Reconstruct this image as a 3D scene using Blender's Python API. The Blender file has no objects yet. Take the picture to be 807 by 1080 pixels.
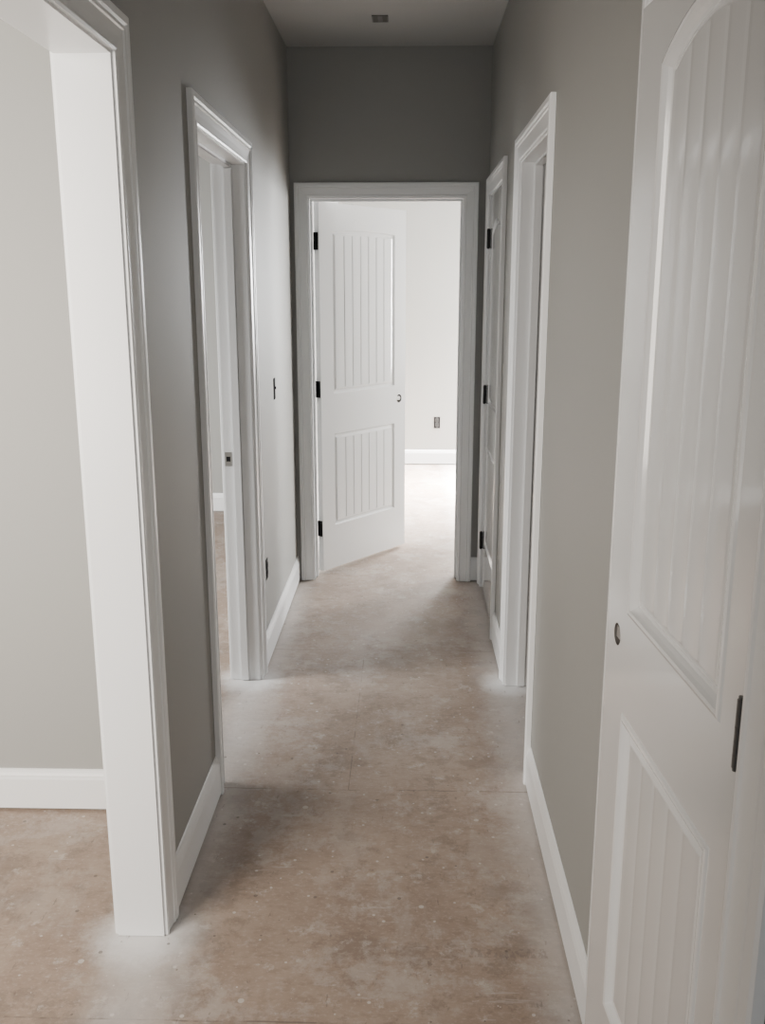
import bpy, bmesh, math
from mathutils import Vector, Matrix
C = bpy.context.scene.collection
R = math.radians

# ------------------------------------------------------------------ materials
def new_mat(name):
    m = bpy.data.materials.new(name); m.use_nodes = True
    nt = m.node_tree
    return m, nt, nt.nodes['Principled BSDF']

def simple(name, col, rough=.5, metal=0.0, bump=0.0, bscale=200.0, var=0.0, coat=0.0, spec=None):
    m, nt, b = new_mat(name)
    b.inputs['Base Color'].default_value = (*col, 1)
    b.inputs['Roughness'].default_value = rough
    b.inputs['Metallic'].default_value = metal
    if spec is not None: b.inputs['Specular IOR Level'].default_value = spec
    if coat:
        b.inputs['Coat Weight'].default_value = coat
        b.inputs['Coat Roughness'].default_value = .09
    tc = nt.nodes.new('ShaderNodeTexCoord')
    if var > 0:
        n = nt.nodes.new('ShaderNodeTexNoise'); n.inputs['Scale'].default_value = 1.7; n.inputs['Detail'].default_value = 5
        nt.links.new(tc.outputs['Object'], n.inputs['Vector'])
        mx = nt.nodes.new('ShaderNodeMix'); mx.data_type = 'RGBA'
        mx.inputs['A'].default_value = (*[c*(1-var) for c in col], 1)
        mx.inputs['B'].default_value = (*[min(1, c*(1+var)) for c in col], 1)
        nt.links.new(n.outputs['Fac'], mx.inputs['Factor'])
        nt.links.new(mx.outputs['Result'], b.inputs['Base Color'])
    if bump > 0:
        n = nt.nodes.new('ShaderNodeTexNoise'); n.inputs['Scale'].default_value = bscale; n.inputs['Detail'].default_value = 3
        nt.links.new(tc.outputs['Object'], n.inputs['Vector'])
        bp = nt.nodes.new('ShaderNodeBump'); bp.inputs['Strength'].default_value = bump; bp.inputs['Distance'].default_value = .002
        nt.links.new(n.outputs['Fac'], bp.inputs['Height'])
        nt.links.new(bp.outputs['Normal'], b.inputs['Normal'])
    return m

M = {}
M['paint'] = simple('grey_wall_paint', (.335, .335, .320), .6, 0, .10, 160, .02)
M['ceil'] = simple('ceiling_paint', (.44, .445, .44), .8, 0, .15, 120, .03)
M['white'] = simple('white_trim_paint', (.84, .85, .855), .30, 0, 0, 60, .01)
M['door'] = simple('white_door_paint', (.82, .825, .825), .22, 0, .02, 25, .01, 1.0)
M['black'] = simple('black_hinge_metal', (.012, .012, .012), .5, .3)
M['steel'] = simple('brushed_steel', (.50, .49, .47), .35, .9)
M['dullsteel'] = simple('dull_grey_metal', (.13, .13, .13), .4, .8)
M['wood'] = simple('raw_bore_wood', (.17, .155, .14), .8, 0, .3, 150, .2)
M['boxdark'] = simple('dark_box_plastic', (.025, .025, .026), .9, spec=.05)
M['device'] = simple('device_plastic', (.06, .06, .06), .85, spec=.1)
M['rim'] = simple('ceiling_box_rim', (.20, .20, .195), .6)
M['tan'] = simple('ceiling_box_plastic', (.13, .125, .12), .6)

def floor_mat():
    m, nt, b = new_mat('dusty_subfloor'); L = nt.links.new
    tc = nt.nodes.new('ShaderNodeTexCoord')
    co = tc.outputs['Object']
    sep = nt.nodes.new('ShaderNodeSeparateXYZ'); L(co, sep.inputs[0])
    X, Y = sep.outputs['X'], sep.outputs['Y']
    def math_(op, a, c=None, d=None, clamp=False):
        n = nt.nodes.new('ShaderNodeMath'); n.operation = op; n.use_clamp = clamp
        for i, v in enumerate((a, c, d)):
            if v is None: continue
            if isinstance(v, (int, float)): n.inputs[i].default_value = v
            else: L(v, n.inputs[i])
        return n.outputs[0]
    def mapped(mapscale=None, off=0):
        mp = nt.nodes.new('ShaderNodeMapping')
        mp.inputs['Scale'].default_value = mapscale or (1, 1, 1)
        mp.inputs['Location'].default_value = (off, off*.7, 0)
        L(co, mp.inputs['Vector']); return mp.outputs[0]
    def noise(scale, detail=6, rough=.55, mapscale=None, off=0):
        n = nt.nodes.new('ShaderNodeTexNoise')
        n.inputs['Scale'].default_value = scale; n.inputs['Detail'].default_value = detail
        n.inputs['Roughness'].default_value = rough
        L(mapped(mapscale, off), n.inputs['Vector'])
        return n.outputs['Fac']
    def ramp(v, a, c):
        n = nt.nodes.new('ShaderNodeMapRange'); n.interpolation_type = 'SMOOTHSTEP'
        n.inputs['From Min'].default_value = a; n.inputs['From Max'].default_value = c
        L(v, n.inputs['Value']); return n.outputs['Result']
    def mix(f, a, c):
        n = nt.nodes.new('ShaderNodeMix'); n.data_type = 'RGBA'
        for k, v in (('Factor', f), ('A', a), ('B', c)):
            if isinstance(v, tuple): n.inputs[k].default_value = (*v, 1)
            elif isinstance(v, (int, float)): n.inputs[k].default_value = v
            else: L(v, n.inputs[k])
        return n.outputs['Result']
    def specks(scale, radius, keep, off):
        # sparse round drops: voronoi cell distance, only some cells kept
        v = nt.nodes.new('ShaderNodeTexVoronoi'); v.inputs['Scale'].default_value = scale
        L(mapped(None, off), v.inputs['Vector'])
        s = nt.nodes.new('ShaderNodeSeparateColor'); L(v.outputs['Color'], s.inputs[0])
        on = math_('GREATER_THAN', s.outputs[0], keep)
        rad = math_('MULTIPLY', s.outputs[1], radius)
        d = math_('LESS_THAN', v.outputs['Distance'], rad)
        return math_('MULTIPLY', on, d)
    base = mix(ramp(noise(2.6, 8, .65), .34, .66), (.272, .200, .156), (.350, .271, .217))
    # wood strands of the panel
    fl = noise(26, 5, .65, (.8, 1.6, 1))
    base = mix(math_('MULTIPLY', ramp(fl, .46, .66), .42), base, (.206, .148, .114))
    fl2 = noise(75, 4, .65, (1, 1.5, 1), 3)
    base = mix(math_('MULTIPLY', ramp(fl2, .52, .66), .40), base, (.45, .375, .32))
    blot = ramp(noise(5, 10, .75, None, 23), .52, .58)
    base = mix(math_('MULTIPLY', blot, .46), base, (.170, .127, .10))
    # drywall dust: broad pale smears, wiped thin in places
    smear = ramp(noise(1.9, 10, .74, (1.5, .8, 1), 83), .51, .59)
    base = mix(math_('MULTIPLY', smear, .24), base, (.48, .43, .395))
    dust = ramp(noise(3.4, 13, .80, None, 7), .51, .59)
    base = mix(math_('MULTIPLY', dust, .40), base, (.47, .42, .385))
    dust2 = ramp(noise(14, 10, .78, None, 31), .56, .64)
    base = mix(math_('MULTIPLY', dust2, .46), base, (.54, .49, .455))
    wx = math_('ABSOLUTE', math_('ADD', X, .0985))
    wd = ramp(math_('ADD', wx, math_('MULTIPLY', noise(9, 8, .7, None, 2), .16)), .42, .60)
    wd = math_('MULTIPLY', wd, math_('SUBTRACT', 1, ramp(wx, .53, .68)))
    base = mix(math_('MULTIPLY', wd, .50), base, (.60, .585, .575))
    # floor colour turns paler around the feet of the door frames
    for (px, py) in ((-.66, 2.07), (-.65, 3.68), (.44, 3.66)):
        dx = math_('SUBTRACT', X, px); dy = math_('SUBTRACT', Y, py)
        dd = math_('SQRT', math_('ADD', math_('MULTIPLY', dx, dx), math_('MULTIPLY', dy, dy)))
        dd = math_('ADD', dd, math_('MULTIPLY', noise(16, 8, .7, None, 41), .12))
        sp = math_('SUBTRACT', 1, ramp(dd, .10, .23))
        base = mix(math_('MULTIPLY', sp, .72), base, (.78, .78, .78))
    scuff = ramp(noise(24, 6, .65, (2.2, .6, 1), 17), .62, .69)
    base = mix(math_('MULTIPLY', scuff, .48), base, (.105, .08, .066))
    scr = ramp(noise(13, 4, .6, (.5, 4, 1), 53), .64, .69)
    base = mix(math_('MULTIPLY', scr, .30), base, (.54, .49, .455))
    base = mix(math_('MULTIPLY', specks(17, .16, .68, 3.3), .55), base, (.62, .59, .56))
    base = mix(math_('MULTIPLY', specks(38, .20, .75, 8.1), .55), base, (.66, .63, .60))
    base = mix(math_('MULTIPLY', specks(26, .15, .70, 5.7), .6), base, (.075, .06, .05))
    # worn, unreadable ink marks stamped on the panel
    stx = math_('LESS_THAN', math_('ABSOLUTE', math_('SUBTRACT', X, .25)), .10)
    sty = math_('LESS_THAN', math_('ABSOLUTE', math_('SUBTRACT', Y, 2.03)), .016)
    ink = ramp(noise(85, 2, .5, (1.1, .45, 1), 61), .49, .53)
    base = mix(math_('MULTIPLY', math_('MULTIPLY', math_('MULTIPLY', stx, sty), ink), .28), base, (.10, .08, .075))
    seam = None
    for k in (1.79, 2.80, 4.02, 5.24, 6.46, 7.68, .57):
        wob = math_('ADD', Y, math_('MULTIPLY', math_('SUBTRACT', noise(5, 2, .5, None, 91), .5), .012))
        s = math_('COMPARE', wob, k, .0024)
        seam = s if seam is None else math_('MAXIMUM', seam, s)
    for (x, y0, y1) in ((-.185, 2.80, 4.02), (.55, 4.02, 5.24), (.42, 5.24, 6.46), (.29, 7.68, 8.7)):
        a = math_('COMPARE', X, x, .0017)
        c = math_('COMPARE', Y, (y0+y1)/2, (y1-y0)/2)
        seam = math_('MAXIMUM', seam, math_('MULTIPLY', a, c))
    seam = math_('MULTIPLY', seam, math_('ADD', math_('MULTIPLY', ramp(noise(9, 6, .65, None, 5), .45, .56), .45), .08))
    base = mix(seam, base, (.08, .06, .05))
    L(base, b.inputs['Base Color'])
    b.inputs['Roughness'].default_value = .55
    bp = nt.nodes.new('ShaderNodeBump'); bp.inputs['Strength'].default_value = .25; bp.inputs['Distance'].default_value = .004
    L(fl, bp.inputs['Height']); L(bp.outputs['Normal'], b.inputs['Normal'])
    return m
M['floor'] = floor_mat()

# ------------------------------------------------------------------ helpers
def obj(name, bm, mat, parent=None, smooth=False):
    bmesh.ops.recalc_face_normals(bm, faces=bm.faces)
    me = bpy.data.meshes.new(name); bm.to_mesh(me); bm.free()
    if smooth:
        for p in me.polygons: p.use_smooth = True
    me.materials.append(mat)
    o = bpy.data.objects.new(name, me); C.objects.link(o)
    if parent: o.parent = parent
    return o

def tag(o, label, cat=None, kind=None, group=None):
    o['label'] = label
    if cat: o['category'] = cat
    if kind: o['kind'] = kind
    if group: o['group'] = group
    return o

def empty(name, loc, rz=0):
    o = bpy.data.objects.new(name, None); C.objects.link(o)
    o.location = loc; o.rotation_euler = (0, 0, rz); o.empty_display_size = .1
    return o

def box(bm, x0, x1, y0, y1, z0, z1):
    v = [bm.verts.new((x, y, z)) for z in (z0, z1) for y in (y0, y1) for x in (x0, x1)]
    for f in ((0, 1, 3, 2), (4, 5, 7, 6), (0, 1, 5, 4), (2, 3, 7, 6), (0, 2, 6, 4), (1, 3, 7, 5)):
        bm.faces.new([v[i] for i in f])

def bbox(name, dims, mat, parent=None, bev=0):
    bm = bmesh.new(); box(bm, *dims)
    if bev: bmesh.ops.bevel(bm, geom=bm.edges[:], offset=bev, segments=2, affect='EDGES')
    return obj(name, bm, mat, parent)

def cyl(bm, p, axis, r, l, n=20):
    rot = {'Z': Matrix(), 'X': Matrix.Rotation(math.pi/2, 4, 'Y'), 'Y': Matrix.Rotation(math.pi/2, 4, 'X')}[axis]
    bmesh.ops.create_cone(bm, cap_ends=True, segments=n, radius1=r, radius2=r, depth=l, matrix=Matrix.Translation(p) @ rot)

H = 2.75; XL, XR, YE, TH = -.607, .410, 5.07, .115
OH = 2.036            # clear opening height
OH1 = 2.060           # the wide cased opening
JT = .018             # jamb thickness

def wall(name, axis, a0, a1, face0, face1, openings, label):
    bm = bmesh.new()
    cur = a0
    def put(p, q, z0, z1):
        if q - p < 1e-5: return
        if axis == 'y': box(bm, face0, face1, p, q, z0, z1)
        else: box(bm, p, q, face0, face1, z0, z1)
    for op in openings:
        o0, o1 = op[:2]; oh = op[2] if len(op) > 2 else OH
        put(cur, o0-JT, 0, H)
        put(o0-JT, o1+JT, oh+JT, H)
        cur = o1+JT
    put(cur, a1, 0, H)
    return tag(obj(name, bm, M['paint']), label, 'wall', 'structure')

# openings ---------------------------------------------------------------
O1 = (.54, 2.068, OH1)   # wide cased opening, left
O2 = (2.842, 3.675)      # left doorway
OE = (-.508, .279)       # end doorway
ON = (1.062, 1.672)      # near right closet
OA = (2.93, 3.642)       # right doorway, open
OB = (4.250, 4.957)      # right door, closed
CE, CN = (.85, .85), (1.0, 1.6)       # casing width scales (two legs) at the end doorway / nearest closet

# ------------------------------------------------------------------ shell
bm = bmesh.new(); box(bm, -4.2, 2.8, -3.2, 8.8, -.08, 0)
tag(obj('floor', bm, M['floor']), 'bare brown wood subfloor covered with drywall dust and panel seams', 'floor', 'structure')
bm = bmesh.new(); box(bm, -4.2, 2.8, -3.2, 8.8, H, H+.08)
tag(obj('ceiling', bm, M['ceil']), 'flat pale ceiling over the hallway', 'ceiling', 'structure')

wall('wall_left', 'y', -1.6, 8.62, XL-TH, XL, [O1, O2], 'grey painted left hallway wall with two white framed openings')
wall('wall_right', 'y', -1.6, YE, XR, XR+TH, [ON, OA, OB], 'grey painted right hallway wall with three white framed doorways')
wall('wall_end', 'x', XL, 2.7, YE, YE+TH, [OE], 'dark looking grey wall above the white door frame at the hallway end')
wall('wall_bedroom_back', 'x', XL-TH, 2.7, 8.62, 8.72, [], 'pale sunlit wall seen through the end doorway')
wall('wall_left_room', 'x', -4.1, XL-TH, 2.66, 2.74, [], 'grey wall seen through the wide cased opening on the left')
wall('wall_side_room_back', 'x', -4.1, XL-TH, 6.70, 6.80, [], 'pale wall seen through the narrow left doorway')
wall('wall_left_outer', 'y', -1.6, 6.8, -4.2, -4.1, [], 'outer wall of the rooms left of the hallway')
wall('wall_right_outer', 'y', -1.6, 8.72, 2.7, 2.8, [], 'outer wall of the rooms right of the hallway')
for i, y in enumerate((.80, 2.15, 4.02)):
    wall(('wall_closet_near', 'wall_closet_far', 'wall_bath_far')[i], 'x', XR+TH, 2.7, y, y+.1, [],
         ('partition before the closet on the right', 'partition between the closet and the right doorway', 'partition beyond the dark right doorway')[i])

# ------------------------------------------------------------------ door frames
CAS = [(0, 0), (0, .008), (.005, .0105), (.010, .0105), (.0125, .0075), (.030, .0095), (.048, .0125), (.0505, .016), (.056, .0165), (.0585, .0145),
       (.064, .0185), (.079, .0185), (.083, .015), (.083, 0)]
REV = .006
def sweep(bm, pts_a, pts_b):
    a = [bm.verts.new(p) for p in pts_a]; b = [bm.verts.new(p) for p in pts_b]
    n = len(a)
    for i in range(n):
        j = (i+1) % n
        bm.faces.new((a[i], a[j], b[j], b[i]))
    bm.faces.new(a); bm.faces.new(b[::-1])

def casing(parent, W, y, sgn, oh, cs=(1.0, 1.0)):
    z0 = .002
    def P(path, u, v):
        yy = y + sgn*v; l, r = cs
        return {'lb': (-REV-u*l, yy, z0), 'lt': (-REV-u*l, yy, oh+REV+u*l), 'rt': (W+REV+u*r, yy, oh+REV+u*l), 'rb': (W+REV+u*r, yy, z0)}[path]
    for nm, (p, q) in (('side_casing', ('lb', 'lt')), ('head_casing', ('lt', 'rt')), ('side_casing', ('rt', 'rb'))):
        bm = bmesh.new()
        sweep(bm, [P(p, u, v) for u, v in CAS], [P(q, u, v) for u, v in CAS])
        obj(nm, bm, M['white'], parent)

HZ = (.245, 1.03, 1.81)
def frame(n, loc, rz, W, label, stop=None, strike=None, leaves=None, oh=OH, cs=(1.0, 1.0)):
    """local x along the opening 0..W, y 0..TH through the wall (hall side is -y)"""
    e = empty('trim_%d' % n, loc, rz)
    tag(e, label, 'door frame', 'structure')
    g = .0005
    bbox('side_jamb', (-JT+g, 0, -.001, TH+.001, .002, oh), M['white'], e)
    bbox('side_jamb', (W, W+JT-g, -.001, TH+.001, .002, oh), M['white'], e)
    bbox('head_jamb', (-JT+g, W+JT-g, -.001, TH+.001, oh, oh+JT-g), M['white'], e)
    casing(e, W, -.001, -1, oh, cs)
    casing(e, W, TH+.001, 1, oh, cs)
    if stop:
        y0, y1 = stop; t = .011
        bbox('door_stop', (0, t, y0, y1, .002, oh-t), M['white'], e, .003)
        bbox('door_stop', (W-t, W, y0, y1, .002, oh-t), M['white'], e, .003)
        bbox('door_stop', (0, W, y0, y1, oh-t, oh), M['white'], e, .003)
    if strike:
        x, y, z = strike; s = 1 if x < W/2 else -1
        bm = bmesh.new()
        xa, xb = sorted((x, x+s*.0015))
        box(bm, xa, xb, y-.014, y+.014, z-.028, z-.010); box(bm, xa, xb, y-.014, y+.014, z+.010, z+.028)
        box(bm, xa, xb, y-.014, y-.008, z-.010, z+.010); box(bm, xa, xb, y+.008, y+.014, z-.010, z+.010)
        sp = obj('strike_plate', bm, M['steel'], e); sp['label'] = 'small steel strike plate'
        xa, xb = sorted((x, x+s*.0006))
        bbox('strike_hole', (xa, xb, y-.008, y+.008, z-.010, z+.010), M['boxdark'], sp)
    if leaves:
        x, y0, y1 = leaves; s = 1 if x < W/2 else -1
        for z in HZ:
            xa, xb = sorted((x, x+s*.002))
            l = bbox('hinge_leaf', (xa, xb, y0, y1, z-.045+.022, z+.045+.022), M['black'], e)
            l['label'] = 'black hinge leaf'
    return e

frame(1, (XL, O1[0], 0), R(90), O1[1]-O1[0], 'wide white cased opening without a door, nearest on the left', oh=OH1)
frame(2, (XL, O2[0], 0), R(90), O2[1]-O2[0], 'white door frame with steel strike plate on the left wall', stop=(.045, .078),
      strike=(O2[1]-O2[0], .098, .936))
frame(3, (OE[0], YE, 0), 0, OE[1]-OE[0], 'white door frame at the end of the hallway', stop=(.044, .077), leaves=(0, .083, TH),
      strike=(OE[1]-OE[0], .098, .94), cs=CE)
frame(4, (XR, ON[1], 0), R(-90), ON[1]-ON[0], 'white frame around the nearest door on the right', stop=(.040, .073), cs=CN)
frame(5, (XR, OA[1], 0), R(-90), OA[1]-OA[0], 'white frame of the dark open doorway on the right', stop=(.045, .078))
frame(6, (XR, OB[1], 0), R(-90), OB[1]-OB[0], 'white frame around the closed door at the far right', stop=(.040, .073))

# ------------------------------------------------------------------ doors
MOULD = [(0, 0), (.003, .0035), (.007, .0085), (.012, .0095), (.017, .0085), (.024, .0040), (.031, .0030)]
def panel_loop(xl, xr, z0, zs, rise, d, N=20):
    cx = (xl+xr)/2; hw = (xr-xl)/2
    pts = [(xl+d, z0+d), (xr-d, z0+d)]
    if rise > 0:
        Rr = (hw*hw+rise*rise)/(2*rise); cz = zs+rise-Rr
        r2 = Rr-d; h2 = hw-d
        a = math.asin(h2/r2)
        for i in range(N+1):
            t = a - 2*a*i/N
            pts.append((cx+r2*math.sin(t), cz+r2*math.cos(t)))
    else:
        pts += [(xr-d, zs-d), (xl+d, zs-d)]
    return pts

def make_door(n, loc, rz, w, flip, label, zl=.775, zu=1.0, zb=.92, sl=.115, sr=.115, planks=7, zbot=.25, zs=1.835, rise=.048,
              gd=.0052, gw=.0042, hz=HZ, hm='black', leafw=.030, mould=MOULD, br=.025, crown=0.0, kr=.0062):
    h = 2.008; t = .035; o = .008; x0 = .003
    e = empty('door_%d' % n, (loc[0], loc[1], .022), rz)
    tag(e, label, 'door', 'structure')
    yA, yB = -o*flip, -(o+t)*flip
    xl, xr = x0+sl, w-sr
    P = [(xl, xr, zbot, zl, 0), (xl, xr, zu, zs, rise)]
    bore = [(w-.062+br*math.cos(2*math.pi*k/28), zb+br*math.sin(2*math.pi*k/28)) for k in range(28)]
    bm = bmesh.new()
    outer = [(x0, 0), (w, 0), (w, h), (x0, h)]
    ov = {}
    for y in (yA, yB):
        edges = []
        loops = [outer] + [panel_loop(*p, 0) for p in P] + [bore]
        for li, lp in enumerate(loops):
            vs = [bm.verts.new((x, y, z)) for x, z in lp]
            if li == 0: ov[y] = vs
            for i in range(len(vs)): edges.append(bm.edges.new((vs[i], vs[(i+1) % len(vs)])))
        bmesh.ops.triangle_fill(bm, use_beauty=True, use_dissolve=False, edges=edges, normal=(0, 1, 0))
    for i in range(4):
        j = (i+1) % 4
        bm.faces.new((ov[yA][i], ov[yA][j], ov[yB][j], ov[yB][i]))
    obj('door_slab', bm, M['door'], e)
    bm = bmesh.new()
    a = [bm.verts.new((x, yA, z)) for x, z in bore]; b = [bm.verts.new((x, yB, z)) for x, z in bore]
    for i in range(28):
        j = (i+1) % 28
        bm.faces.new((a[i], a[j], b[j], b[i]))
    bo = obj('knob_hole', bm, M['wood'], e); bo['label'] = 'empty round bore for a door knob'
    # spring latch already fitted: barrel crossing the hole and its face plate on the door edge
    bm = bmesh.new(); ym = (yA+yB)/2
    cyl(bm, (w-.045, ym, zb), 'X', .011, .088, 18)
    box(bm, w-.082, w-.050, ym-.0150, ym+.0150, zb-.008, zb+.013)
    box(bm, w-.001, w+.001, ym-.0125, ym+.0125, zb-.028, zb+.028)
    la = obj('latch', bm, M['steel'], e); la['label'] = 'steel latch body without a knob'
    for (pxl, pxr, z0, z1, rs) in P:
        bm = bmesh.new()
        for y, ny in ((yA, flip), (yB, -flip)):
            prev = None
            for d, dep in mould:
                cur = [bm.verts.new((x, y-ny*dep, z)) for x, z in panel_loop(pxl, pxr, z0, z1, rs, d)]
                if prev:
                    for i in range(len(cur)):
                        j = (i+1) % len(cur)
                        bm.faces.new((prev[i], prev[j], cur[j], cur[i]))
                prev = cur
            d, dep = mould[-1]; d -= .001
            fx0, fx1 = pxl+d, pxr-d; cx = (pxl+pxr)/2; hw = (pxr-pxl)/2
            def top(x):
                if rs <= 0: return z1-d
                Rr = (hw*hw+rs*rs)/(2*rs); cz = z1+rs-Rr
                return cz+math.sqrt((Rr-d)**2-(x-cx)**2)
            S = [(fx0, dep)]
            pw = (fx1-fx0)/planks
            for k in range(planks):
                a0 = fx0+k*pw; a1 = a0+pw
                if k > 0: S.append((a0+gw, dep))
                f0, f1 = gw/pw, 1-gw/pw
                for i in range(1, 12):
                    u = i/12; q = f0+(f1-f0)*u
                    S.append((a0+pw*q, dep-crown*4*u*(1-u)))
                if k < planks-1: S += [(a1-gw, dep), (a1, dep+gd)]
            S.append((fx1, dep))
            pv = None
            for x, dd in S:
                c = (bm.verts.new((x, y-ny*dd, z0+d)), bm.verts.new((x, y-ny*dd, top(x))))
                if pv: bm.faces.new((pv[0], c[0], c[1], pv[1]))
                pv = c
        obj('panel', bm, M['door'], e)
    for z in hz:
        bm = bmesh.new()
        for k in range(5):
            cyl(bm, (0, 0, z-.036+.018*k), 'Z', kr, .0172, 16)
        cyl(bm, (0, 0, z), 'Z', kr*.72, .098, 12)
        ya, yb = sorted((0, -(o+leafw)*flip))
        box(bm, .0004, .0026, ya, yb, z-.045, z+.045)
        hg = obj('hinge', bm, M[hm], e); hg['label'] = 'black butt hinge' if hm == 'black' else 'dull grey butt hinge'
    return e

make_door(1, (OE[0]+.002, YE+TH+.008), R(53), .762, 1, 'white two panel door standing open at the hallway end', sl=.105, sr=.105,
          zs=1.866, rise=.010, gd=.0036)
BOLD = [(0, 0), (.003, -.003), (.008, -.0045), (.013, -.003), (.017, .003), (.022, .009), (.027, .0105), (.033, .0085), (.040, .0055), (.043, .005)]
make_door(2, (XR-.008, ON[0]+.001), R(93.5), .604, 1, 'white arched panel door nearest the camera on the right, slightly ajar',
          zl=.85, zu=1.03, zb=.975, planks=5, zs=1.905, rise=.06, sl=.070, sr=.118, gd=.0006, gw=.010, hz=(.245, 1.052, 1.81), hm='dullsteel',
          leafw=.003, mould=BOLD, br=.020, crown=.0003, kr=.0046)
make_door(3, (XR-.008, OB[1]-.001), R(-90), .702, -1, 'white closed door with black hinges at the far right', kr=.0085)

# ------------------------------------------------------------------ baseboards
BP = [(0, .010), (.014, .010), (.014, .108), (.0115, .116), (.0115, .120), (.008, .128), (.005, .137), (0, .139)]
def baseboard(name, p, q, nrm, label):
    bm = bmesh.new()
    p = Vector((*p, 0)); q = Vector((*q, 0)); nv = Vector((*nrm, 0))
    sweep(bm, [p+nv*(t+.0003)+Vector((0, 0, z)) for t, z in BP], [q+nv*(t+.0003)+Vector((0, 0, z)) for t, z in BP])
    return tag(obj(name, bm, M['white']), label, 'baseboard', 'structure')
def co(s=1.0): return REV+.083*s+.0005
baseboard('baseboard_left', (XL, O1[1]+co()), (XL, O2[0]-co()), (1, 0), 'white baseboard on the left wall between the two openings')
baseboard('baseboard_left', (XL, O2[1]+co()), (XL, YE), (1, 0), 'white baseboard on the left wall under the switch')
baseboard('baseboard_right', (XR, ON[1]+co(CN[0])), (XR, OA[0]-co()), (-1, 0), 'long white baseboard on the right wall beside the nearest door')
baseboard('baseboard_right', (XR, OA[1]+co()), (XR, OB[0]-co()), (-1, 0), 'short white baseboard between the two far right door frames')
baseboard('baseboard_end', (OE[1]+co(CE[1]), YE), (XR-.015, YE), (0, -1), 'short white baseboard right of the end door frame')
baseboard('baseboard_left_room', (-4.1, 2.66), (XL-TH-.02, 2.66), (0, -1), 'white baseboard seen through the wide left opening')
baseboard('baseboard_side_room', (-4.1, 6.70), (XL-TH, 6.70), (0, -1), 'white baseboard seen through the narrow left doorway')
baseboard('baseboard_bedroom', (XL, 8.62), (2.7, 8.62), (0, -1), 'white baseboard along the sunlit bedroom wall')

# ------------------------------------------------------------------ electrical devices: local y- is out of the wall
def device_box(name, loc, rz, label, cat, toggle, sc=1.0):
    e = empty(name, loc, rz); tag(e, label, cat)
    w, h = .026*sc, .048*sc
    bm = bmesh.new()
    box(bm, -w, w, -.0008, 0, -h, h)
    for a in ((-w, -w+.003, -h, h), (w-.003, w, -h, h), (-w, w, -h, -h+.003), (-w, w, h-.003, h)):
        box(bm, a[0], a[1], -.002, -.0008, a[2], a[3])
    obj('wall_box', bm, M['boxdark'], e)
    bm = bmesh.new(); box(bm, -.009*sc, .009*sc, -.0028, -.0008, -.046*sc, .046*sc)
    obj('mounting_strap', bm, M['device'], e)
    if toggle:
        bbox('switch_body', (-.015*sc, .015*sc, -.004, -.0008, -.030*sc, .030*sc), M['device'], e, .0008)
        bbox('toggle', (-.004, .004, -.009, -.0038, -.002, .010), M['boxdark'], e, .001)
    else:
        for s in (-1, 1):
            f = bbox('receptacle', (-.0155*sc, .0155*sc, -.005, -.0008, (s*.0185-.0135)*sc, (s*.0185+.0135)*sc), M['device'], e, .0015)
            bm = bmesh.new()
            for x in (-.006, .006): box(bm, x-.0013, x+.0013, -.0056, -.0048, s*.0185*sc-.002, s*.0185*sc+.007)
            cyl(bm, (0, -.0052, s*.0185*sc-.008), 'Y', .0025, .0008, 10)
            obj('slots', bm, M['boxdark'], f)
    return e
device_box('light_switch', (XL, 4.32, 1.146), R(90), 'dark light switch without cover plate on the left wall', 'light switch', True)
device_box('wall_outlet', (XL, 3.94, .405), R(90), 'dark uncovered outlet low on the left hallway wall', 'outlet', False, .95)
device_box('wall_outlet', (.272, 8.62, .39), 0, 'uncovered outlet on the sunlit bedroom wall beyond the end doorway', 'outlet', False, 1.1)

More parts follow.
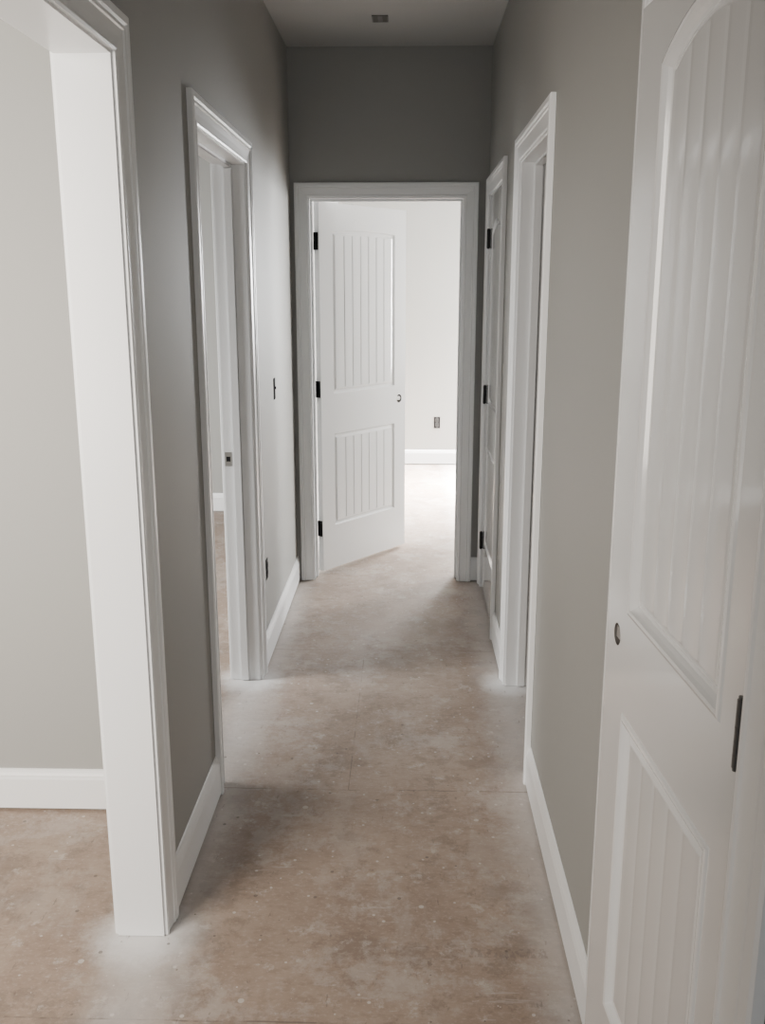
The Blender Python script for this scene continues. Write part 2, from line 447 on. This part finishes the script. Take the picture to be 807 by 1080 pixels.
e = empty('ceiling_box', (-.13, 4.57, H)); tag(e, 'small grey rectangular junction box on the hallway ceiling', 'junction box')
bm = bmesh.new(); s = .85
for a in ((-.042, -.036, -.06, .06), (.036, .042, -.06, .06), (-.042, .042, -.06, -.054), (-.042, .042, .054, .06)):
    box(bm, a[0]*s, a[1]*s, a[2]*s, a[3]*s, -.004, 0)
obj('rim', bm, M['rim'], e)
bbox('box_interior', (-.036*s, .036*s, -.054*s, .054*s, -.002, 0), M['tan'], e)
bbox('mounting_bar', (-.012*s, .012*s, -.054*s, .054*s, -.003, -.002), M['rim'], e)

# ------------------------------------------------------------------ lights
def area(name, loc, target, sx, sy, power, col, spread=None):
    l = bpy.data.lights.new(name, 'AREA'); l.shape = 'RECTANGLE'; l.size = sx; l.size_y = sy; l.energy = power; l.color = col
    if spread: l.spread = R(spread)
    o = bpy.data.objects.new(name, l); C.objects.link(o); o.location = loc
    o.rotation_euler = (Vector(target)-Vector(loc)).to_track_quat('-Z', 'Y').to_euler()
    return o
area('bedroom_side_fill_light', (2.55, 7.4, 1.5), (.2, 8.3, 1.0), 1.0, 1.3, 400, (1, .998, .98))  # added lamp, no window modelled here; brightens the bedroom back wall
area('bedroom_back_window_light', (1.45, 8.5, 1.5), (.2, 5.2, .3), .7, 1.1, 240, (.99, .995, 1))
area('bedroom_sun_patch_light', (1.7, 8.4, 2.4), (.3, 7.6, 0), .5, .4, 420, (1, .985, .96), 55)
area('side_room_fill_light', (-2.7, 3.3, 1.6), (-1.3, 5.3, .3), 1.0, 1.3, 110, (1, .99, .965), 130)  # added lamp standing inside the side room, lights its floor and the jamb
area('left_room_fill_light', (-1.9, .5, 1.6), (-1.75, 2.66, 1.2), 1.4, 1.4, 100, (1, .92, .825), 145)  # added lamp, not a window; lights the wall behind the wide opening
area('front_room_light', (-.3, -2.6, 1.5), (.0, 3, .6), 2.0, 1.5, 27, (.96, .98, 1))

w = bpy.data.worlds.new('World'); bpy.context.scene.world = w; w.use_nodes = True
w.node_tree.nodes['Background'].inputs['Color'].default_value = (.93, .97, 1, 1)
w.node_tree.nodes['Background'].inputs['Strength'].default_value = .3

# ------------------------------------------------------------------ camera
cd = bpy.data.cameras.new('Camera'); cam = bpy.data.objects.new('Camera', cd); C.objects.link(cam)
cd.sensor_fit = 'VERTICAL'; cd.sensor_height = 36; cd.lens = 36*1000/1080; cd.clip_start = .02
cam.location = (0, 0, 1.6); cam.rotation_euler = (R(90-13.39), 0, R(1.5))
bpy.context.scene.camera = cam
